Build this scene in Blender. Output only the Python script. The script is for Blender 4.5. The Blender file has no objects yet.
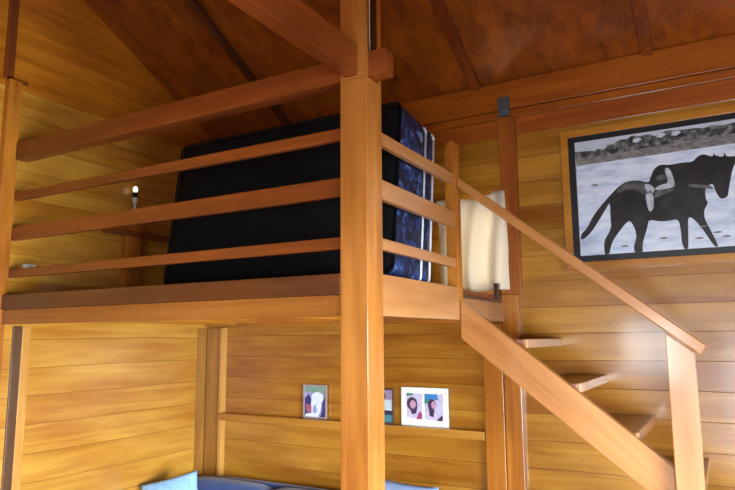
import bpy, bmesh, math, random
from mathutils import Vector, Matrix
from mathutils.geometry import tessellate_polygon
random.seed(7)
C = bpy.context.scene
col = C.collection
EYE = 1.85                      # world z = 0 is eye level; floor is at -EYE
FL = -EYE
L = 2.065                       # back wall
XW = -2.925                     # left wall
XR = 3.6                        # right wall
YF = -4.6                       # front wall (behind the viewer)
RZ0, RS, YR = 1.935, 0.5, -1.25 # roof height at back wall, slope, ridge

# ---------------------------------------------------------------- camera
yaw, pitch, roll, FPX = math.radians(29.5936), math.radians(8.2535), math.radians(-0.3846), 632.18
CAM = Vector((1.4274, -2.5153, 0))
Fv = Vector((-math.sin(yaw)*math.cos(pitch), math.cos(yaw)*math.cos(pitch), math.sin(pitch)))
Rv = Vector((math.cos(yaw), math.sin(yaw), 0)); Uv = Rv.cross(Fv)
R2 = Rv*math.cos(roll)+Uv*math.sin(roll); U2 = Uv*math.cos(roll)-Rv*math.sin(roll)
cd = bpy.data.cameras.new('camera'); cam = bpy.data.objects.new('camera', cd); col.objects.link(cam)
M = Matrix((R2, U2, -Fv)).transposed().to_4x4(); M.translation = CAM
cam.matrix_world = M
cd.sensor_fit = 'HORIZONTAL'; cd.sensor_width = 36; cd.lens = FPX*36/735; cd.clip_start = .02
C.camera = cam
def at(px, py, y=L):            # photograph pixel -> point of the plane y = const
    d = Fv+R2*((px-367.5)/FPX)+U2*((245-py)/FPX)
    t = (y-CAM.y)/d.y
    return CAM+d*t

# ---------------------------------------------------------------- world, lights, exposure
w = bpy.data.worlds.new('World'); C.world = w; w.use_nodes = True
wn = w.node_tree.nodes; bg = wn['Background']
wt = w.node_tree; wtc = wn.new('ShaderNodeTexCoord'); wsp = wn.new('ShaderNodeSeparateXYZ'); wr = wn.new('ShaderNodeValToRGB')
wt.links.new(wtc.outputs['Generated'], wsp.inputs[0]); wt.links.new(wsp.outputs[2], wr.inputs[0]); wt.links.new(wr.outputs[0], bg.inputs[0])
wr.color_ramp.elements[0].position = 0; wr.color_ramp.elements[0].color = (.05, .055, .04, 1)      # ground
wr.color_ramp.elements[1].position = .04; wr.color_ramp.elements[1].color = (.80, .90, 1, 1)       # bright sky
bg.inputs[1].default_value = 3.5
def window_light(name, loc, rot, sx, sy, e, c, spread=180):
    l = bpy.data.lights.new(name, 'AREA'); l.shape = 'RECTANGLE'; l.size = sx; l.size_y = sy; l.energy = e; l.color = c; l.spread = math.radians(spread)
    o = bpy.data.objects.new(name, l); col.objects.link(o); o.location = loc; o.rotation_euler = rot
    return o
# daylight through the openings of the right wall and of the wall behind the viewer
window_light('daylight_right', (XR+.3, -1.6, -.85), (0, math.radians(90-34), 0), 1.8, 3.2, 640, (.80, .92, 1), 132)
window_light('daylight_front', (0.35, YF-.25, -.2), (math.radians(90-12), 0, 0), 1.0, .8, 34, (.86, .95, 1), 150)
window_light('daylight_door', (2.3, YF-.25, -.95), (math.radians(90-26), 0, 0), 1.3, 1.8, 170, (.82, .93, 1), 118)
window_light('daylight_back', (-.2, L+.3, .75), (-math.pi/2, 0, 0), .5, .8, 9, (1, .98, .94))
C.view_settings.view_transform = 'Standard'; C.view_settings.look = 'None'
C.view_settings.exposure = 0.5; C.view_settings.gamma = 1; C.view_settings.use_curve_mapping = False

# ---------------------------------------------------------------- materials
def lin(c):
    return tuple((v/255/12.92 if v/255 <= .04045 else ((v/255+.055)/1.055)**2.4) for v in c)+(1,)
def newmat(name):
    m = bpy.data.materials.new(name); m.use_nodes = True
    return m, m.node_tree, m.node_tree.nodes['Principled BSDF']
def N(nt, t, **k):
    n = nt.nodes.new(t)
    for a, b in k.items(): setattr(n, a, b)
    return n
def mth(nt, op, a, b=None, c=None):
    n = N(nt, 'ShaderNodeMath', operation=op)
    for i, v in enumerate((a, b, c)):
        if v is None: continue
        if isinstance(v, (int, float)): n.inputs[i].default_value = v
        else: nt.links.new(v, n.inputs[i])
    return n.outputs[0]
def wood(name, ca, cb, axis='x', rough=.32, plank=None, grain=1.0, tilt=0, coat=.45, cdark=None, big=.5):
    """varnished timber; plank = (axis, width, offset) draws board joints"""
    m, nt, bs = newmat(name)
    tc = N(nt, 'ShaderNodeTexCoord'); mp = N(nt, 'ShaderNodeMapping')
    nt.links.new(tc.outputs['Object'], mp.inputs[0])
    mp.inputs['Rotation'].default_value = (0, tilt, 0)
    sx = N(nt, 'ShaderNodeSeparateXYZ'); nt.links.new(mp.outputs[0], sx.inputs[0])
    s = {'x': (1, 14, 14), 'y': (14, 1, 14), 'z': (14, 14, 1)}[axis]
    pid = None
    if plank:
        pa, pw, po = plank
        wob = N(nt, 'ShaderNodeTexNoise'); wob.inputs['Scale'].default_value = .8; nt.links.new(tc.outputs['Object'], wob.inputs[0])
        v = mth(nt, 'DIVIDE', mth(nt, 'SUBTRACT', mth(nt, 'ADD', sx.outputs['XYZ'.index(pa.upper())], mth(nt, 'MULTIPLY', mth(nt, 'SUBTRACT', wob.outputs[0], .5), .03)), po), pw)
        pid = mth(nt, 'FLOOR', v); fr = mth(nt, 'FRACT', v)
        edge = mth(nt, 'MINIMUM', fr, mth(nt, 'SUBTRACT', 1, fr))
        joint = N(nt, 'ShaderNodeMapRange'); joint.inputs[1].default_value = .0; joint.inputs[2].default_value = .018
        nt.links.new(edge, joint.inputs[0])
        cmb = N(nt, 'ShaderNodeCombineXYZ'); nt.links.new(mth(nt, 'MULTIPLY', pid, 3.71), cmb.inputs[0]); nt.links.new(mth(nt, 'MULTIPLY', pid, 1.93), cmb.inputs[1]); nt.links.new(mth(nt, 'MULTIPLY', pid, 2.3), cmb.inputs[2])
        va = N(nt, 'ShaderNodeVectorMath', operation='ADD'); nt.links.new(mp.outputs[0], va.inputs[0]); nt.links.new(cmb.outputs[0], va.inputs[1])
        base = va.outputs[0]
    else: base = mp.outputs[0]
    vm = N(nt, 'ShaderNodeVectorMath', operation='MULTIPLY'); nt.links.new(base, vm.inputs[0]); vm.inputs[1].default_value = s
    n1 = N(nt, 'ShaderNodeTexNoise'); n1.inputs['Scale'].default_value = 1.1*grain; n1.inputs['Detail'].default_value = 7; n1.inputs['Roughness'].default_value = .62; n1.inputs['Distortion'].default_value = .6
    nt.links.new(vm.outputs[0], n1.inputs[0])
    vm2 = N(nt, 'ShaderNodeVectorMath', operation='MULTIPLY'); nt.links.new(base, vm2.inputs[0]); vm2.inputs[1].default_value = tuple(1.2 if k == 1 else 4.5 for k in s)
    n2 = N(nt, 'ShaderNodeTexNoise'); n2.inputs['Scale'].default_value = .9; n2.inputs['Detail'].default_value = 3; nt.links.new(vm2.outputs[0], n2.inputs[0])
    f = mth(nt, 'ADD', mth(nt, 'MULTIPLY', n1.outputs[0], 1-big), mth(nt, 'MULTIPLY', n2.outputs[0], big))
    if pid is not None:
        wn_ = N(nt, 'ShaderNodeTexWhiteNoise', noise_dimensions='1D'); nt.links.new(pid, wn_.inputs['W'])
        f = mth(nt, 'ADD', f, mth(nt, 'MULTIPLY', mth(nt, 'SUBTRACT', wn_.outputs[0], .5), .13))
    ca, cb = [tuple(v*k_ for v, k_ in zip(c, (.95, .93, .93))) for c in (ca, cb)]
    r = N(nt, 'ShaderNodeValToRGB'); nt.links.new(f, r.inputs[0])
    e = r.color_ramp.elements; e[0].position = .37; e[1].position = .65; e[0].color = lin(cb); e[1].color = lin(ca)
    out = r.outputs[0]
    if plank:
        mx = N(nt, 'ShaderNodeMix', data_type='RGBA'); nt.links.new(joint.outputs[0], mx.inputs[0])
        mx.inputs[6].default_value = lin(cdark or tuple(v*.62 for v in cb)); nt.links.new(out, mx.inputs[7]); out = mx.outputs[2]
    nt.links.new(out, bs.inputs['Base Color'])
    bs.inputs['Roughness'].default_value = rough
    bs.inputs['Coat Weight'].default_value = coat; bs.inputs['Coat Roughness'].default_value = .12
    bp = N(nt, 'ShaderNodeBump'); bp.inputs['Strength'].default_value = .25; bp.inputs['Distance'].default_value = .004
    h = n1.outputs[0]
    if plank: h = mth(nt, 'ADD', mth(nt, 'MULTIPLY', n1.outputs[0], .3), joint.outputs[0])
    nt.links.new(h, bp.inputs['Height']); nt.links.new(bp.outputs[0], bs.inputs['Normal'])
    return m
def plain(name, c, rough=.6, metal=0, var=.06, scale=30, sheen=0):
    m, nt, bs = newmat(name)
    tc = N(nt, 'ShaderNodeTexCoord'); n = N(nt, 'ShaderNodeTexNoise'); n.inputs['Scale'].default_value = scale; n.inputs['Detail'].default_value = 4
    nt.links.new(tc.outputs['Object'], n.inputs[0])
    r = N(nt, 'ShaderNodeValToRGB'); nt.links.new(n.outputs[0], r.inputs[0]); e = r.color_ramp.elements
    e[0].position = .3; e[1].position = .7
    e[0].color = lin(tuple(max(0, v*(1-var)) for v in c)); e[1].color = lin(tuple(min(255, v*(1+var)) for v in c))
    nt.links.new(r.outputs[0], bs.inputs['Base Color']); bs.inputs['Roughness'].default_value = rough; bs.inputs['Metallic'].default_value = metal
    if sheen: bs.inputs['Sheen Weight'].default_value = sheen
    return m
def mottled(name, cols, scale=20, detail=5, rough=.5, bump=0, stretch=(1, 1, 1)):
    m, nt, bs = newmat(name)
    tc = N(nt, 'ShaderNodeTexCoord'); vm = N(nt, 'ShaderNodeVectorMath', operation='MULTIPLY'); nt.links.new(tc.outputs['Object'], vm.inputs[0]); vm.inputs[1].default_value = stretch
    n = N(nt, 'ShaderNodeTexNoise'); n.inputs['Scale'].default_value = scale; n.inputs['Detail'].default_value = detail; nt.links.new(vm.outputs[0], n.inputs[0])
    r = N(nt, 'ShaderNodeValToRGB'); nt.links.new(n.outputs[0], r.inputs[0]); e = r.color_ramp.elements
    while len(e) < len(cols): e.new(.5)
    for i, (p, c) in enumerate(cols): e[i].position = p; e[i].color = lin(c)
    nt.links.new(r.outputs[0], bs.inputs['Base Color']); bs.inputs['Roughness'].default_value = rough
    return m

WA, WB = (208, 146, 38), (156, 88, 12)
M_back = wood('varnished_boards_back', (198, 144, 48), (148, 88, 16), 'x', .3, ('z', .187, .015))
M_left = wood('varnished_boards_left', (226, 172, 66), (184, 118, 28), 'y', .34, ('z', .2, -.0))
M_other = wood('varnished_boards_other', WA, WB, 'z', .4, ('z', .2, 0))
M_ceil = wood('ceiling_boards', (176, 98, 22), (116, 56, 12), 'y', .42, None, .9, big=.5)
M_floor = wood('floor_boards', (104, 74, 50), (70, 46, 28), 'x', .3, ('y', .14, 0))
def W3(nm, a, b, **k): return {ax: wood(nm+'_'+ax, a, b, ax, **k) for ax in 'xyz'}
BEAM = W3('golden_timber', (206, 134, 40), (154, 84, 16), rough=.34)
RED = W3('reddish_timber', (152, 80, 30), (108, 50, 16), rough=.38)
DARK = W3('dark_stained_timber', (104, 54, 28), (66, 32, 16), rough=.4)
PALE = W3('pale_varnished_timber', (204, 150, 96), (170, 112, 60), rough=.3)
SLANT = wood('slanted_timber', (194, 136, 76), (158, 100, 44), 'x', .32, tilt=-.675)
GOLDZ = wood('light_gold_board', (232, 182, 96), (200, 140, 60), 'z', .32)
PLATE = wood('wall_plate_timber', (184, 104, 24), (132, 64, 10), 'x', .34)
METAL = plain('galvanised_steel', (120, 135, 155), .35, .8)

# ---------------------------------------------------------------- helpers
def link(name, bm, mats, parent=None, smooth=False, loc=None, keep=False):
    me = bpy.data.meshes.new(name)
    if not keep: bmesh.ops.recalc_face_normals(bm, faces=bm.faces)
    bm.to_mesh(me); bm.free()
    for m in (mats if isinstance(mats, (list, tuple)) else [mats]): me.materials.append(m)
    if smooth:
        for p in me.polygons: p.use_smooth = True
    o = bpy.data.objects.new(name, me); col.objects.link(o)
    if parent: o.parent = parent
    # meshes are written in world coordinates, move them into the frame of the thing
    off = Vector((0, 0, 0)); q = parent
    while q: off += q.location; q = q.parent
    if loc is not None:
        o.location = Vector(loc)-off; me.transform(Matrix.Translation(-Vector(loc)))
    else: me.transform(Matrix.Translation(-off))
    return o
def thing(name, label, cat, loc=(0, 0, 0), group=None):
    o = bpy.data.objects.new(name, None); col.objects.link(o); o.location = loc; o.empty_display_size = .1
    return tag(o, label, cat, group)
def tag(o, label, cat, group=None):
    o['label'] = label; o['category'] = cat
    if group: o['group'] = group
    return o
def st(o): o['kind'] = 'structure'; return o
def box(x0, x1, y0, y1, z0, z1, bev=.004, bm=None, mat=0):
    b = bmesh.new() if bm is None else bm
    before = set(b.verts)
    vs = [b.verts.new((x, y, z)) for x in (x0, x1) for y in (y0, y1) for z in (z0, z1)]
    fs = [(0, 1, 3, 2), (4, 6, 7, 5), (0, 4, 5, 1), (2, 3, 7, 6), (0, 2, 6, 4), (1, 5, 7, 3)]
    nf = [b.faces.new([vs[i] for i in f]) for f in fs]
    for f in nf: f.material_index = mat
    if bev:
        ed = list({e for f in nf for e in f.edges})
        bmesh.ops.bevel(b, geom=ed, offset=bev, segments=2, affect='EDGES', profile=.6)
    return b
def prism(poly, axis, a, b_, bev=.004, bm=None, mat=0):
    """poly = 2-D outline; axis 'y': (x,z) outline extruded in y; 'x': (y,z); 'z': (x,y)"""
    b = bmesh.new() if bm is None else bm
    def P(u, v, t): return {'y': (u, t, v), 'x': (t, u, v), 'z': (u, v, t)}[axis]
    A = [b.verts.new(P(u, v, a)) for u, v in poly]; B = [b.verts.new(P(u, v, b_)) for u, v in poly]
    n = len(poly); nf = [b.faces.new(A), b.faces.new(B[::-1])]
    for i in range(n): nf.append(b.faces.new((A[i], A[(i+1) % n], B[(i+1) % n], B[i])))
    for f in nf: f.material_index = mat
    if bev:
        bmesh.ops.recalc_face_normals(b, faces=nf)
        bmesh.ops.bevel(b, geom=list({e for f in nf for e in f.edges}), offset=bev, segments=2, affect='EDGES', profile=.6)
    return b
def tube(pts, r, seg=8, bm=None):
    b = bmesh.new() if bm is None else bm
    pts = [Vector(p) for p in pts]; rings = []
    for i, p in enumerate(pts):
        d = (pts[min(i+1, len(pts)-1)]-pts[max(i-1, 0)]).normalized()
        u = d.orthogonal().normalized() if i == 0 else (u-d*u.dot(d)).normalized()
        v = d.cross(u)
        rings.append([b.verts.new(p+(u*math.cos(k*2*math.pi/seg)+v*math.sin(k*2*math.pi/seg))*r) for k in range(seg)])
    for a, c in zip(rings, rings[1:]):
        for k in range(seg): b.faces.new((a[k], a[(k+1) % seg], c[(k+1) % seg], c[k]))
    b.faces.new(rings[0][::-1]); b.faces.new(rings[-1])
    return b
def lathe(cx, cy, prof, seg=24, bm=None):
    b = bmesh.new() if bm is None else bm; rings = []
    for r, z in prof: rings.append([b.verts.new((cx+r*math.cos(k*2*math.pi/seg), cy+r*math.sin(k*2*math.pi/seg), z)) for k in range(seg)])
    for a, c in zip(rings, rings[1:]):
        for k in range(seg): b.faces.new((a[k], a[(k+1) % seg], c[(k+1) % seg], c[k]))
    b.faces.new(rings[0][::-1]); b.faces.new(rings[-1])
    return b
def roofz(y): return RZ0+RS*(L-y) if y > YR else RZ0+RS*(L-YR)-(RZ0+RS*(L-YR)-RZ0)*(YR-y)/(YR-YF)

# ---------------------------------------------------------------- room shell
st(link('floor', box(XW-.1, XR+.1, YF-.1, L+.1, FL-.1, FL, 0), M_floor))

st(link('wall_left', box(XW-.1, XW, YF-.1, L, FL, 1.79, 0), M_left))
# above the boards the gable is closed with broad smooth sheets
gable = [(YF-.1, 1.792), (L, 1.792), (L, roofz(L)), (YR, roofz(YR)), (YF-.1, roofz(YF))]
st(link('wall_left_gable', prism(gable, 'x', XW-.1, XW+.004, 0), wood('gable_sheets', (226, 148, 34), (168, 94, 14), 'y', .36, None, 1.0)))
def wall_open(name, horizontal, c0, c1, u0, u1, z1, holes, mat, top=None):
    """wall with rectangular holes; horizontal='x' -> wall in y range c0..c1"""
    b = bmesh.new(); us = sorted({u0, u1, *[h[0] for h in holes], *[h[1] for h in holes]})
    for a, c in zip(us, us[1:]):
        hs = sorted([h for h in holes if h[0] <= a and h[1] >= c], key=lambda h: h[2]); z = FL
        for h in hs+[(0, 0, z1, z1)]:
            if h[2] > z+1e-4:
                if horizontal == 'x': box(a, c, c0, c1, z, h[2], 0, b)
                else: box(c0, c1, a, c, z, h[2], 0, b)
            z = h[3]
    if top:
        prism(top, 'x', c0, c1, 0, b)
    return st(link(name, b, mat))
wall_open('wall_back', 'x', L, L+.1, XW-.1, XR+.1, RZ0, [(-.42, -.01, .36, 1.0)], M_back)
wall_open('wall_front', 'x', YF-.1, YF, XW, XR, RZ0, [(-.25, .95, -.75, .3), (1.65, 2.95, FL, .1)], M_other)
wall_open('wall_right', 'y', XR, XR+.1, YF-.1, L, RZ0, [(-3.2, 0, FL+.1, .05)], M_other, [(YF-.1, RZ0), (L, RZ0), (YR, roofz(YR))])
cb = bmesh.new()
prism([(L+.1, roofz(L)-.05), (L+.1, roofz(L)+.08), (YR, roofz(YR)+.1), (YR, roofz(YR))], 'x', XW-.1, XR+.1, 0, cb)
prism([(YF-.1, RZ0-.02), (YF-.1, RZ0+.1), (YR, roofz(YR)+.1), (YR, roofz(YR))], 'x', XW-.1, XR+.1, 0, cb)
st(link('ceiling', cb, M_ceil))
# window and door frames of the unseen walls
def frame_x(name, x0, x1, z0, z1, y0, y1, t, mat, mull=0):
    b = bmesh.new(); box(x0, x0+t, y0, y1, z0, z1, .003, b); box(x1-t, x1, y0, y1, z0, z1, .003, b)
    box(x0+t, x1-t, y0, y1, z1-t, z1, .003, b)
    if z0 > FL+.01: box(x0+t, x1-t, y0, y1, z0, z0+t, .003, b)
    if mull: xm = (x0+x1)/2; box(xm-t/2, xm+t/2, y0, y1, z0+t, z1-t, .003, b)
    return st(link(name, b, mat))
frame_x('window_1', -.25, .95, -.75, .3, YF-.09, YF-.02, .05, BEAM['z'], 1)
frame_x('door_1', 1.65, 2.95, FL, .1, YF-.09, YF-.02, .06, BEAM['z'])
b = bmesh.new()
for y in (-3.2, -2.16, -1.09, -.05): box(XR+.02, XR+.08, y, y+.05, FL+.1, .05, .003, b)
st(link('window_2', b, BEAM['z']))

frame_x('window_3', -.42, -.01, .36, 1.0, L+.01, L+.06, .025, BEAM['z'], 0)
# wall trims: plates at the top of the back wall, posts and corner boards
k = [0]
def trim(b, mat): k[0] += 1; return st(link('trim_%d' % k[0], b, mat))
# the top plate of the back wall: upper band, stepped lower band
trim(box(XW, XR, L-.035, L, 1.71, 1.93, .004), PLATE)
trim(box(XW, XR, L-.022, L, 1.645, 1.705, .004), PLATE)
trim(box(XW, XR, L-.012, L, 1.50, 1.64, .003), wood('red_board', (186, 104, 34), (142, 68, 18), 'x', .34))
# wall posts at the stair
trim(box(.008, .133, L-.055, L, .30, 1.64, .004), wood('stair_wall_post', (186, 108, 38), (140, 70, 20), 'z', .34))
trim(box(-.165, -.022, L-.07, L, FL, .09, .004), BEAM['z'])
trim(box(-.018, .105, L-.055, L, FL, .298, .004), BEAM['z'])
# corner boards
CORNER = wood('corner_board', (190, 136, 56), (144, 92, 26), 'z', .34)
trim(box(XW, XW+.012, L-.16, L-.05, FL, .09, .003), CORNER)
trim(box(XW+.012, XW+.19, L-.045, L, FL, .09, .004), CORNER)
trim(box(XW+.19, XW+.225, L-.06, L, FL, .09, .003), GOLDZ)
# board beside the left post
trim(box(XW, XW+.016, .125, .19, FL, .09, .003), wood('brown_strip', (118, 80, 44), (88, 56, 28), 'z', .4))
trim(box(XW, XW+.014, .192, .255, FL, .09, .003), GOLDZ)
# stud of the left wall above the loft and ledger
trim(box(XW+.005, XW+.02, -.08, -.01, 1.84, roofz(.0)-.01, .003), RED['z'])
trim(box(XW+.005, XW+.02, -.058, .1, 1.832, 1.86, .003), RED['y'])

# ---------------------------------------------------------------- timber frame
PW = .15
# corner post with a channel in the right face above the tie beam
t = thing('wooden_post', 'thick square golden-brown timber post at the outer corner of the loft, running past the beams', 'post', (-PW/2, PW/2, FL))
link('shaft', box(-PW, 0, 0, PW, FL, 1.245, .006), wood('post_timber', (200, 134, 62), (152, 90, 32), 'z', .28), t)
b = bmesh.new()
prism([(-PW, 0), (0, 0), (0, .02), (-.07, .02), (-.07, PW), (-PW, PW)], 'z', 1.246, roofz(.15)-.005, .003, b)
link('upper_shaft', b, bpy.data.materials['post_timber'], t)
link('recess_shade_board', box(-.0695, -.008, .118, PW-.004, 1.247, roofz(.15)-.03, .002), DARK['z'], t)  # dark wood added so the recess looks deep in shade
link('edge_strip', box(-.0075, 0, .118, PW, 1.247, roofz(.15)-.03, .002), BEAM['z'], t)
# left post
lp = link('wooden_post', box(XW+.001, XW+.058, -.06, .036, FL, 1.83, .005), BEAM['z'], loc=(XW+.06, -.03, FL))
tag(lp, 'square golden timber post against the left wall holding the far ends of the loft rails', 'post')
# tie beam through the corner post
tb = link('tie_beam', box(XW+.06, .09, .02, .11, 1.252, 1.376, .005), RED['x'], loc=(-1.4, .065, 1.25))
tag(tb, 'reddish-brown horizontal beam above the loft rails, its stub end poking past the corner post', 'beam')
cb_ = link('cross_beam', box(-.125, -.05, YR, .018, 1.255, 1.415, .005), RED['y'], loc=(-.09, -.6, 1.25))
tag(cb_, 'brown beam meeting the corner post from above the viewer at the top of the photo', 'beam')
# rafters
def rafter(x, wdt, dep, label, mat):
    b = bmesh.new(); ya, yb = L-.03, YR+.03
    prism([(ya, roofz(ya)-.004), (yb, roofz(yb)-.004), (yb, roofz(yb)-dep), (ya, roofz(ya)-dep)], 'x', x-wdt/2, x+wdt/2, .003, b)
    o = link('rafter', b, mat, loc=(x, ya, roofz(ya))); return tag(o, label, 'rafter', 'rafters under the sloping ceiling')
rafter(-1.97, .05, .06, 'dark rafter left of the corner post, running behind the tie beam', DARK['y'])
rafter(-.165, .08, .05, 'brown rafter just right of the corner post, above the blue mattresses', RED['y'])
rafter(1.075, .075, .05, 'brown rafter above the horse picture near the top right', RED['y'])

# ---------------------------------------------------------------- loft platform
DT = .297
t = thing('loft_platform', 'raised wooden sleeping loft floor in the corner between left and back walls', 'loft', (-1.4, 1.0, .1))
deck = box(XW+.003, -.03, .09, L-.08, .262, .293, .002)
link('deck', deck, RED['x'], t)
link('edge_board', box(XW+.06, -PW-.001, -.002, .045, .198, DT, .004), DARK['x'], t)
link('front_beam', box(XW+.06, -PW-.001, .012, .085, .098, .197, .004), wood('front_beam_timber', (176, 112, 48), (134, 76, 26), 'x', .36), t)
link('side_beam', box(-.055, 0, PW+.001, 1.125, .098, DT, .005), PALE['y'], t)
link('side_beam', box(-.055, -.004, 1.20, L-.002, .1, .235, .004), PALE['y'], t)
link('threshold', box(-.16, -.012, 1.21, L-.075, .237, .262, .003), DARK['y'], t)
for i in range(5):
    x = -2.55+i*.55
    link('joist', box(x-.03, x+.03, .087, L-.075, .115, .255, .003), BEAM['y'], t)
link('back_beam', box(XW+.02, -.06, L-.07, L-.002, .098, .26, .003), BEAM['x'], t)
link('bracket_block', box(-.035, -.004, L-.17, L-.075, .264, .375, .003), DARK['z'], t)

# front guard rail
t = thing('guard_rail', 'three long reddish rails along the front edge of the loft, left of the corner post', 'railing', (-1.5, .02, DT))
for z0, z1 in ((.961, 1.022), (.677, .772), (.418, .477)):
    link('rail', box(XW+.05, -PW-.001, .037, .073, z0, z1, .005), RED['x'], t)
# side guard rail with its stub post
t = thing('guard_rail', 'short golden rails and stub post on the loft side, right of the corner post', 'railing', (-.03, .65, DT))
for z0, z1 in ((.945, 1.01), (.668, .768), (.418, .475)):
    link('rail', box(-.045, -.01, PW+.001, 1.127, z0, z1, .005), PALE['y'], t)
b = bmesh.new()
prism([(-.075, .099), (0, .099), (0, 1.21), (-.02, 1.235), (-.055, 1.225), (-.075, 1.19)], 'y', 1.128, 1.198, .004, b)
link('stub_post', b, BEAM['z'], t)

# ---------------------------------------------------------------- staircase
S = .82
t = thing('staircase', 'open timber stair climbing left along the back wall to the loft', 'staircase', (1.4, 1.6, FL))
def sl(x, z0=.222, s=.79): return z0-s*x
xe = (.0+.0-FL)/.79
def stringer(y0, y1):
    top0, th = .222, .235
    xb = (top0-FL)/.79; xa = (top0-th-FL)/.79
    return prism([(.003, top0), (xb, FL+.001), (xa, FL+.001), (.003, top0-th)], 'y', y0, y1, .005)
link('stringer', stringer(1.135, 1.195), SLANT, t)
TRE = wood('tread_timber', (150, 92, 70), (112, 62, 44), 'y', .35)
nose = [.37, .66, .945, 1.235]
zz = [-.022, -.267, -.515, -.762]
for i in range(3): nose.append(nose[-1]+.29); zz.append(zz[-1]-.247)
for n_, z in zip(nose, zz):
    tr = link('tread', box(n_-.25, n_, 1.197, L-.003, z-.032, z, .004), TRE, t)
    link('lit_nosing', box(n_+.0005, n_+.02, 1.197, L-.003, z-.05, z+.002, .004), PALE['y'], tr)  # pale strip: light on the tread's front edge put into its colour
# handrail and newel
hb = prism([(.002, .995), (1.318, -.055), (1.285, -.105), (.002, .925)], 'y', 1.135, 1.192, .007)
link('handrail', hb, SLANT, t)
nb = prism([(1.135, FL+.002), (1.262, FL+.002), (1.262, -.089), (1.135, .012)], 'y', 1.199, 1.26, .004)
nb2 = link('newel_post', prism([(1.135, -1.85+.002), (1.262, -1.85+.002), (1.262, -.09), (1.135, .010)], 'y', 1.07, 1.134, .004), PALE['z'], t)
nb.free()

# ---------------------------------------------------------------- mattresses standing on the loft
def floral(name):
    m, nt, bs = newmat(name); tc = N(nt, 'ShaderNodeTexCoord')
    n = N(nt, 'ShaderNodeTexNoise'); n.inputs['Scale'].default_value = 13; n.inputs['Detail'].default_value = 8; n.inputs['Roughness'].default_value = .65; n.inputs['Distortion'].default_value = 1.2
    nt.links.new(tc.outputs['Object'], n.inputs[0])
    r = N(nt, 'ShaderNodeValToRGB'); nt.links.new(n.outputs[0], r.inputs[0]); e = r.color_ramp.elements
    e[0].position = .44; e[0].color = lin((9, 14, 34)); e[1].position = .72; e[1].color = lin((150, 160, 185))
    a = e.new(.52); a.color = lin((22, 38, 82)); a = e.new(.60); a.color = lin((40, 70, 130))
    nt.links.new(r.outputs[0], bs.inputs['Base Color']); bs.inputs['Roughness'].default_value = .6
    return m
M_flor = floral('navy_floral_ticking'); M_shade = plain('shaded_quilted_fabric', (13, 12, 15), .95, 0, .3, 40)  # near-black puts the shade on the navy front into the fabric colour
M_shade.node_tree.nodes['Principled BSDF'].inputs['Specular IOR Level'].default_value = .15
M_pip = plain('white_piping', (225, 228, 240), .6)
def mattress(y0, th, label, x0, x1, h, lean):
    t = thing('mattress', label, 'mattress', (0, 0, 0), 'mattresses stacked upright on the loft')
    def fin(b, nm, mt, sm=False, par=None): return link(nm, b, mt, par or t, sm)
    b = bmesh.new(); box(x0, x1, 0, th, 0, h, .045, b)
    # softly dented surface
    for f in b.faces: f.material_index = 1 if abs(f.normal.y) > .8 or f.calc_center_median().y < .0 else 0
    bmesh.ops.subdivide_edges(b, edges=[e for e in b.edges if e.calc_length() > .3], cuts=14, use_grid_fill=True)
    for v in b.verts:
        if .001 > abs(v.co.y): v.co.y += .006*math.sin(v.co.x*20)*math.sin(v.co.z*20)
    cv = fin(b, 'cover', [M_flor, M_shade], True)
    for yy in (.008, th-.008):
        r = .05; pts = []
        def arc(cx, cz, a0):
            for i in range(7):
                a = math.radians(a0+i*15); pts.append((cx+r*math.cos(a), yy, cz+r*math.sin(a)))
        arc(x1-r, h-r, 0); arc(x0+r, h-r, 90); arc(x0+r, r, 180); arc(x1-r, r, 270); pts.append(pts[0])
        pb = tube(pts, .0075)
        if yy > .1 or th < .1: fin(pb, 'piping', M_pip, True, cv)
        else:
            fin(pb, 'piping', M_shade, True, cv)
    t.location = (0, y0, .297+th*math.sin(lean)); t.rotation_euler = (-lean, 0, 0)
    return t
mattress(.47, .36, 'thick upright mattress, navy front coloured dark as in shade, navy floral sides, nearest the rails', -1.84, -.115, 1.0, .125)
mattress(.836, .145, 'thinner upright navy floral mattress with white piping, behind the thick dark one', -1.9, -.13, 1.0, .125)

# ---------------------------------------------------------------- cream curtain at the stair head
M_cur, nt, bs = newmat('cream_cloth'); bs.inputs['Base Color'].default_value = lin((244, 234, 212)); bs.inputs['Roughness'].default_value = .85
trn = N(nt, 'ShaderNodeBsdfTranslucent'); trn.inputs[0].default_value = lin((244, 232, 208)); mxs = N(nt, 'ShaderNodeMixShader'); mxs.inputs[0].default_value = .22
nt.links.new(bs.outputs[0], mxs.inputs[1]); nt.links.new(trn.outputs[0], mxs.inputs[2]); nt.links.new(mxs.outputs[0], nt.nodes['Material Output'].inputs[0])
b = bmesh.new(); nx, nz = 60, 24; g = []
for i in range(nx+1):
    row = []
    for j in range(nz+1):
        u, v = i/nx, j/nz
        x = -.50+.55*u; ztop = 1.045+.012*math.sin(u*9)+(.018 if u > .8 else 0); zb = .305+.03*u
        z = ztop+(zb-ztop)*v
        y = L-.085+.04*math.sin(u*17+v*2.6+math.sin(v*3)*.8)*(0.35+.65*v)-.02*math.sin(v*3.1)*math.sin(u*5)
        xx = x+.02*v*(1-u)
        row.append(b.verts.new((xx, y, z)))
    g.append(row)
for i in range(nx):
    for j in range(nz):
        try: b.faces.new((g[i][j], g[i+1][j], g[i+1][j+1], g[i][j+1]))
        except ValueError: pass
bmesh.ops.remove_doubles(b, verts=b.verts, dist=1e-5)
cu = link('curtain', b, M_cur, None, True, loc=(-.2, L-.07, .3))
sm = cu.modifiers.new('thickness', 'SOLIDIFY'); sm.thickness = .003
tag(cu, 'cream cloth hanging in soft folds on the back wall behind the stair head', 'curtain')

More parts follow.
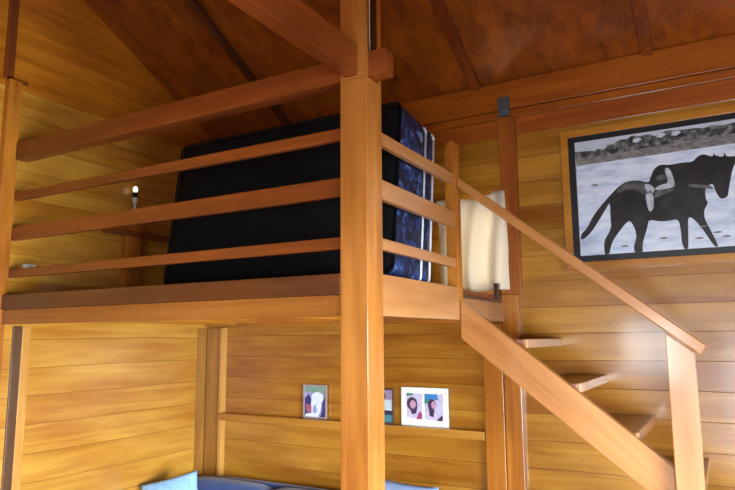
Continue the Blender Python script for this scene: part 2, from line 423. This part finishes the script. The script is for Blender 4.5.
# ---------------------------------------------------------------- bracket lamp on the left wall of the loft
t = thing('wall_bracket', 'stubby wooden bracket with a cross arm on the left wall inside the loft', 'bracket', (XW, 1.05, .3))
link('upright', box(XW+.001, XW+.08, 1.0, 1.13, .296, .955, .004), BEAM['z'], t)
b = box(XW+.03, XW+.12, .78, 1.6, .84, .885, .004)
link('cross_arm', b, RED['y'], t)
t = thing('lamp_holder', 'small white bulb in a black socket above the wooden wall bracket', 'lamp', (XW+.05, 1.07, .956))
cx, cy = XW+.055, 1.07
link('base', lathe(cx, cy, [(.022, .957), (.022, .97), (.008, .975), (.008, 1.13), (.02, 1.14), (.022, 1.175), (.014, 1.18)]), plain('white_plastic', (225, 225, 220), .4), t, True)
link('socket', lathe(cx, cy, [(.021, 1.181), (.025, 1.19), (.025, 1.212), (.018, 1.222)]), plain('black_plastic', (20, 18, 16), .5), t, True)
m, nt, bs = newmat('lit_bulb'); bs.inputs['Base Color'].default_value = (1, 1, 1, 1); bs.inputs['Emission Color'].default_value = (1, .96, .88, 1); bs.inputs['Emission Strength'].default_value = .8
link('bulb', lathe(cx, cy, [(.012, 1.223), (.017, 1.232), (.021, 1.246), (.021, 1.258), (.014, 1.272), (.005, 1.277)]), m, t, True)
# white socket on the left wall by the left post
s = thing('wall_socket', 'small white electrical socket on the left wall beside the left post, seen between rails', 'socket', (XW, .2, .5))
link('faceplate', box(XW+.001, XW+.022, .16, .25, .475, .53, .006), plain('socket_white', (228, 226, 215), .4), s)
link('plug', box(XW+.022, XW+.05, .19, .22, .487, .515, .006), plain('plug_grey', (150, 150, 150), .5), s)

# ---------------------------------------------------------------- steel bracket and cable
t = thing('steel_strap', 'small grey-blue steel strap fixed to the wall plate above the stair wall post', 'bracket', (.05, L, 1.73))
link('plate', box(.012, .1, L-.066, L-.038, 1.655, 1.80, .005), METAL, t)
link('upturned_lip', box(.075, .098, L-.085, L-.067, 1.68, 1.80, .004), METAL, t)
for zb in (1.69, 1.76): link('bolt', tube([(.045, L-.0665, zb), (.045, L-.076, zb)], .009, 8), METAL, t)
cbl = link('cable', tube([(-.015+.003*math.sin(z*7), .058+.004*math.sin(z*5), z) for z in [1.382+i*.05 for i in range(30)]], .004), plain('pale_cable', (205, 190, 170), .5), None, True, loc=(-.015, .058, 1.38))
tag(cbl, 'thin pale cable running up the right side of the corner post above the beam stub', 'cable')

# ---------------------------------------------------------------- photo ledge and photo frames
lg = link('wall_ledge', box(XW+.226, -.17, L-.09, L-.002, -.745, -.683, .004), wood('ledge_timber', (196, 142, 54), (158, 98, 26), 'x', .34), loc=(-1.5, L, -.7))
tag(lg, 'long narrow wooden ledge on the back wall under the loft carrying the small photographs', 'ledge')
def shape(name, pts, mat, parent, y):
    """flat printed shape lying in a picture (already flat in the place)"""
    b = bmesh.new(); vs = [b.verts.new((p[0], y, p[1])) for p in pts]
    for tr in tessellate_polygon([[Vector((p[0], p[1], 0)) for p in pts]]):
        f = b.faces.new([vs[i] for i in tr]); f.normal_update()
        if f.normal.y > 0: f.normal_flip()
    return b
def merge(dst, src, mi):
    me = bpy.data.meshes.new('t'); 
    for f in src.faces: f.material_index = mi
    src.to_mesh(me); src.free(); dst.from_mesh(me); bpy.data.meshes.remove(me)
def photo(name, label, x0, x1, z0, z1, border, mfr, mats, shapes, depth=.014, dy=.02):
    """standing frame leaning on the wall; shapes = [(mat index, [(u,v)...])] with u,v 0..1 inside the border"""
    yb = L-dy
    t = thing(name, label, 'photo frame', ((x0+x1)/2, yb, z0), 'small photographs on the ledge')
    b = bmesh.new(); y0, y1 = yb-depth, yb
    box(x0, x0+border, y0, y1, z0, z1, .002, b); box(x1-border, x1, y0, y1, z0, z1, .002, b)
    box(x0+border, x1-border, y0, y1, z0, z0+border, .002, b); box(x0+border, x1-border, y0, y1, z1-border, z1, .002, b)
    link('frame', b, mfr, t)
    pb = bmesh.new(); box(x0+border*.8, x1-border*.8, yb-depth*.45, yb-.001, z0+border*.8, z1-border*.8, 0, pb)
    for i, (mi, pts) in enumerate(shapes):
        q = [(x0+border+(x1-x0-2*border)*u, z0+border+(z1-z0-2*border)*v) for u, v in pts]
        merge(pb, shape('s', q, None, None, yb-depth*.45-.0006*(i+1)), mi)
    link('print', pb, mats, t, keep=True)
    pb2 = prism([(yb-.0, z1-.05), (yb+dy-.004, z0+.004), (yb+dy-.012, z0+.004), (yb-.0, z1-.08)], 'x', (x0+x1)/2-.02, (x0+x1)/2+.02, 0)
    link('easel_back', pb2, mfr, t)
    return t
def ell(cx, cy, rx, ry, n=14, a0=0): return [(cx+rx*math.cos(a0+2*math.pi*i/n), cy+ry*math.sin(a0+2*math.pi*i/n)) for i in range(n)]
P_ = lambda n, c: plain(n, c, .35, 0, .08, 60)
photo('photo_frame', 'small upright silver-framed bluish photo on the ledge, left of the corner post', -1.80, -1.56, -.682, -.40, .016, plain('silver_frame', (170, 160, 165), .3, .5),
      [P_('ph_lilac', (150, 150, 205)), P_('ph_white', (215, 225, 245)), P_('ph_navy', (40, 45, 110)), P_('ph_rose', (165, 90, 110)), P_('ph_green', (120, 150, 140))],
      [(4, [(0, .8), (1, .75), (1, 1), (0, 1)]), (2, [(0, 0), (.25, .1), (.35, .5), (.2, .75), (0, .6)]), (1, ell(.55, .4, .25, .4)), (1, ell(.62, .62, .3, .2)), (2, [(.75, 0), (1, 0), (1, .75), (.88, .5), (.85, .2)]),
       (3, ell(.2, .3, .14, .17)), (2, ell(.22, .5, .1, .12)), (0, ell(.5, .25, .1, .15)), (1, [(0, 0), (.7, 0), (.6, .12), (.1, .1)])])
photo('photo_frame', 'dark-edged teal photo half hidden behind the corner post, beside the white frame', -1.12, -.93, -.682, -.41, .012, plain('brown_frame', (96, 66, 66), .4),
      [P_('pt_lilac', (160, 140, 175)), P_('pt_white', (200, 215, 225)), P_('pt_teal', (60, 135, 150)), P_('pt_dark', (30, 50, 80))],
      [(1, [(0, .35), (1, .35), (1, .7), (0, .7)]), (2, [(0, 0), (1, 0), (1, .3), (0, .3)]), (3, [(0, .25), (1, .22), (1, .36), (0, .38)]), (3, ell(.5, .8, .15, .12))])
photo('photo_frame', 'wide white frame holding two portrait photos side by side on the ledge', -.86, -.465, -.682, -.392, .022, plain('white_frame', (238, 242, 235), .35, 0, .02),
      [P_('pw_white', (236, 242, 238)), P_('pw_lilac', (196, 190, 222)), P_('pw_dark', (60, 40, 80)), P_('pw_skin', (190, 150, 175)), P_('pw_blue', (50, 130, 200)), P_('pw_magenta', (150, 60, 120)), P_('pw_teal', (40, 140, 120))],
      [(1, [(.06, .14), (.44, .12), (.44, .9), (.06, .9)]), (1, [(.5, .12), (.93, .1), (.93, .9), (.5, .9)]), (4, [(.5, .72), (.83, .72), (.8, .9), (.5, .9)]), (6, [(.06, .82), (.2, .84), (.24, .9), (.06, .9)]), (6, [(.5, .6), (.6, .62), (.6, .74), (.5, .74)]),
       (2, ell(.2, .58, .13, .2)), (2, [(.12, .5), (.2, .25), (.3, .3), (.33, .5)]), (3, ell(.22, .56, .075, .13)), (5, [(.3, .12), (.44, .12), (.44, .3), (.38, .36)]),
       (2, ell(.68, .58, .1, .17)), (2, [(.6, .55), (.62, .24), (.72, .2), (.74, .55)]), (3, ell(.72, .57, .055, .12)), (2, [(.78, .1), (.93, .1), (.93, .28)]), (1, ell(.84, .35, .07, .1))])

# ---------------------------------------------------------------- horse picture
YP = L-.045
t = thing('framed_picture', 'large framed black-and-white print of a horse with a rider, on the wall above the stair', 'picture', (1.3, L, .44))
fx0, fx1, fz0, fz1, fb = .462, 2.12, .452, 1.455, .052
GOLD = wood('picture_frame_wood', (206, 146, 48), (170, 108, 26), 'x', .35)
b = bmesh.new()
prism([(fx0, fz0), (fx1, fz0), (fx1-fb, fz0+fb), (fx0+fb, fz0+fb)], 'y', YP-.01, L-.001, .003, b)
prism([(fx0, fz1), (fx1, fz1), (fx1-fb, fz1-fb), (fx0+fb, fz1-fb)], 'y', YP-.01, L-.001, .003, b)
prism([(fx0, fz0), (fx0+fb, fz0+fb), (fx0+fb, fz1-fb), (fx0, fz1)], 'y', YP-.01, L-.001, .003, b)
prism([(fx1, fz0), (fx1-fb, fz0+fb), (fx1-fb, fz1-fb), (fx1, fz1)], 'y', YP-.01, L-.001, .003, b)
link('frame', b, GOLD, t)
link('mat_board', box(fx0+fb-.003, fx1-fb+.003, YP+.004, YP+.02, fz0+fb-.003, fz1-fb+.003, 0), plain('black_mat', (14, 17, 24), .45), t)
M_gr = mottled('print_sand', [(.3, (176, 194, 226)), (.5, (208, 224, 250)), (.7, (226, 238, 255))], 7, 7, .35, 0, (1, 1, 4))
M_tr = mottled('print_shrubs', [(.35, (24, 28, 32)), (.5, (80, 84, 86)), (.68, (140, 146, 150))], 26, 6, .35)
M_bk = mottled('print_bank', [(.3, (92, 92, 94)), (.7, (150, 150, 152))], 30, 6, .35, 0, (1, 1, 3))
M_sky = plain('print_sky', (190, 206, 226), .35, 0, .06, 5)
M_hs = mottled('print_horse', [(.35, (16, 17, 20)), (.7, (44, 45, 50))], 12, 6, .35)
M_hl = mottled('print_horse_grey', [(.35, (50, 51, 56)), (.7, (108, 108, 114))], 14, 6, .35)
M_wh = plain('print_white', (176, 182, 196), .35, 0, .15, 20)
M_gy = plain('print_grey', (98, 98, 106), .35, 0, .15, 20)
PM = [M_sky, M_tr, M_bk, M_gr, M_hs, M_hl, M_wh, M_gy]
X0 = fx0+fb+.045; X1 = fx1-fb-.045; Z0 = fz0+fb+.043; Z1 = fz1-fb-.04
def pp(l): return [((q := at(a, c, YP)).x, q.z) for a, c in l]
def ZX(px, py): q = at(px, py, YP); return q.x, q.z
def chaikin(p):
    o = []
    for a, c in zip(p, p[1:]+p[:1]): o += [(a[0]*.78+c[0]*.22, a[1]*.78+c[1]*.22), (a[0]*.22+c[0]*.78, a[1]*.22+c[1]*.78)]
    return o
pb = bmesh.new()
def lay(i, pts, mi):
    if i in (5, 6, 7): pts = chaikin(chaikin(pts))
    pts = [(min(max(x, X0), X1), min(max(z, Z0), Z1)) for x, z in pts]
    merge(pb, shape('s', pts, None, None, YP+.003-.0005*i), mi)
lay(0, [(X0, Z0), (X1, Z0), (X1, Z1), (X0, Z1)], 0)
gl = ZX(577, 166); gr = ZX(735, 143)
sl_ = (gr[1]-gl[1])/(gr[0]-gl[0])
lay(1, [(X0, Z0), (X1, Z0), (X1, gr[1]+sl_*(X1-gr[0])), gl], 3)
tt = pp([(577, 152), (586, 151), (595, 151), (600, 147), (607, 145), (613, 144), (620, 139.5), (626, 139), (632, 135.5), (640, 136), (648, 134), (655, 136), (662, 132), (669, 130), (680, 130), (694, 128), (703, 128), (713, 125), (724, 125), (735, 122)])
tt[0] = (X0, tt[0][1])
tt += [(tt[-1][0]+.25, Z1), (X1, Z1)]
lay(2, [gl]+tt+[(X1, gr[1]+sl_*(X1-gr[0])), gr], 1)
lay(3, [gl, (X0, ZX(577, 158)[1])]+pp([(600, 156), (640, 149), (690, 140), (735, 133)])+[gr], 2)
# brighter gaps of sky
for px, py in ((603, 147), (637, 140), (661, 135), (676, 133)):
    lay(4, [(ZX(px, py)[0]+dx, ZX(px, py)[1]+dz) for dx, dz in ((-.03, -.01), (.0, -.018), (.03, 0), (.015, .015), (-.02, .012))], 0)
horse = [(581, 234), (587, 228.5), (592.5, 217), (601.4, 205), (610.4, 195), (618, 187), (625, 182), (637, 180), (648.6, 183), (650.4, 178), (653.6, 169.3), (659.7, 164.5), (669.4, 165), (681.7, 162.5), (692.7, 162), (697.6, 156), (703.7, 154), (709.8, 156), (713, 156.5), (713.6, 152), (714.7, 155.5), (723.5, 157), (724.5, 151.5), (726, 156.5), (735, 156.2), (742, 154), (742, 157.5), (736, 161), (732.5, 169.3), (730.6, 179), (728.6, 190), (728, 196.7), (720.8, 199.4), (716, 192.6), (712.8, 183), (708, 186), (705, 190), (706, 200), (708.5, 202.3), (703.7, 211), (704.9, 219.5), (711, 230.5), (719, 246.6), (714.7, 247), (701.2, 226.8), (691.5, 217), (687.8, 217.8), (688.5, 237.8), (688.3, 249.5), (684.6, 249.5), (681.7, 242.7), (681.2, 233), (678.7, 218.7), (668, 221), (659.7, 221.4), (648.6, 219.6), (647.4, 227.4), (642.3, 244), (643, 253.5), (635, 253.5), (633.5, 246.5), (636.7, 237.5), (635, 228.6), (629.5, 219), (620.5, 229.7), (612, 242), (609, 255.5), (604.8, 255.5), (603.7, 241), (611.5, 228.6), (610.4, 217), (610, 202), (607, 207), (598, 222), (590, 234), (581, 241)]
lay(5, pp(horse), 4)
lay(6, pp([(618, 188), (625, 183), (637, 181), (648, 184.5), (650, 192), (646, 196), (636, 189), (625, 190), (617, 194)]), 5)
lay(7, pp([(645, 194), (652, 192), (654, 199), (653.5, 209), (649.5, 212.5), (647, 205)]), 6)
lay(7, pp([(644, 184), (650, 184), (655, 189), (653, 194), (650, 190), (648, 193), (646, 190)]), 6)
lay(7, pp([(664, 169), (668, 167), (672, 173), (675.5, 186), (669, 188.5), (657, 190.5), (654, 189), (660, 185), (669, 183)]), 6)
lay(7, pp([(655, 190.5), (675, 188), (672, 191), (660, 196), (654, 199)]), 5)
lay(7, pp([(687.8, 184), (703.7, 184.7), (712, 186), (713.5, 189.6), (706, 188.2), (688.5, 187)]), 7)
lay(7, pp([(655, 178), (661, 174), (668, 176), (666, 179), (658, 181)]), 5)
for a, c in ((700, 238), (727, 236), (718, 232), (664, 238), (625, 246), (595, 185), (704, 226)):
    lay(6, [(ZX(a, c)[0]+r_*math.cos(q), ZX(a, c)[1]+.006*math.sin(q)) for q, r_ in [(i*math.pi/4, .02+.008*(i % 3)) for i in range(8)]], 7)
link('print', pb, PM, t, keep=True)

# ---------------------------------------------------------------- sofa with cushions
M_navy = plain('navy_upholstery', (44, 76, 140), .8, 0, .12, 90, .3)
def soft(x0, x1, y0, y1, z0, z1, r=.05, puff=.02, n=6):
    b = bmesh.new(); box(x0, x1, y0, y1, z0, z1, 0, b)
    bmesh.ops.subdivide_edges(b, edges=b.edges[:], cuts=n, use_grid_fill=True)
    c = Vector(((x0+x1)/2, (y0+y1)/2, (z0+z1)/2)); h = Vector(((x1-x0)/2, (y1-y0)/2, (z1-z0)/2))
    for v in b.verts:
        d = v.co-c; q = Vector([max(-(h[i]-r), min(h[i]-r, d[i])) for i in range(3)]); e = d-q
        if e.length > 1e-6: e = e.normalized()*r
        u = [abs(d[i])/h[i] for i in range(3)]
        k_ = puff*(1-min(1, sorted(u)[1])**2)
        v.co = c+q+e+(e.normalized()*k_ if e.length > 1e-6 else Vector())
    return b
t = thing('sofa', 'navy blue sofa standing under the loft against the back wall', 'sofa', (-1.5, 1.5, FL))
sx0, sx1 = -2.86, -.22
link('base', box(sx0, sx1, 1.1, 1.93, FL+.1, FL+.3, .02), M_navy, t)
for i in range(3):
    a = sx0+.2+i*(sx1-sx0-.4)/3; c = a+(sx1-sx0-.4)/3
    link('seat_cushion', soft(a+.004, c-.004, 1.09, 1.66, FL+.305, FL+.45), M_navy, t, True)
    link('back_cushion', soft(a+.004-(.18 if i == 0 else 0), c-.004+(.18 if i == 2 else 0), 1.64, 1.86, FL+.455, -1.205, .07, .012), M_navy, t, True)
link('backrest', soft(sx0+.01, sx1-.01, 1.86, 1.97, FL+.25, -1.215, .04, .004), M_navy, t, True)
for a in (sx0, sx1-.19): link('armrest', soft(a, a+.19, 1.08, 1.84, FL+.25, FL+.50, .06, .006), M_navy, t, True)
for x in (sx0+.1, sx1-.1):
    for y in (1.17, 1.87): link('foot', box(x-.025, x+.025, y-.025, y+.025, FL, FL+.1, .004), DARK['z'], t)
def pillow(label, c, rot, wd, hg, th, mat):
    b = bmesh.new(); n = 18; gv = {}
    for sgn in (1, -1):
        for i in range(n+1):
            for j in range(n+1):
                u, v = i/n*2-1, j/n*2-1
                if (i in (0, n) or j in (0, n)) and sgn == -1: continue
                k_ = (max(0, 1-u*u)*max(0, 1-v*v))**.42
                pin = 1-.09*(1-abs(u)**2)*0-.0
                x = u*wd/2*(1-.07*(1-v*v)*abs(u)) ; z = v*hg/2*(1-.07*(1-u*u)*abs(v))
                gv[sgn, i, j] = b.verts.new((x, sgn*th/2*k_+.004*math.sin(9*u+5*v)*k_, z))
    def V(s_, i, j): return gv.get((s_, i, j)) or gv[1, i, j]
    for s_ in (1, -1):
        for i in range(n):
            for j in range(n): b.faces.new((V(s_, i, j), V(s_, i+1, j), V(s_, i+1, j+1), V(s_, i, j+1)))
    bmesh.ops.recalc_face_normals(b, faces=b.faces)
    me = bpy.data.meshes.new('pillow'); b.to_mesh(me); b.free(); me.materials.append(mat)
    for p in me.polygons: p.use_smooth = True
    o = bpy.data.objects.new('pillow', me); col.objects.link(o); o.location = c; o.rotation_euler = rot
    return tag(o, label, 'pillow', 'throw pillows on the sofa')
pillow('light blue throw pillow tilted in the left corner of the navy sofa', (-2.60, 1.33, -1.27), (-.3, math.radians(-15), math.radians(24)), .50, .31, .12, plain('sky_blue_cotton', (150, 196, 240), .8))
pillow('grey-blue throw pillow on the right end of the sofa, right of the corner post', (-.60, 1.50, -1.19), (-.2, math.radians(3), 0), .50, .42, .13, plain('slate_blue_cotton', (128, 148, 186), .8))
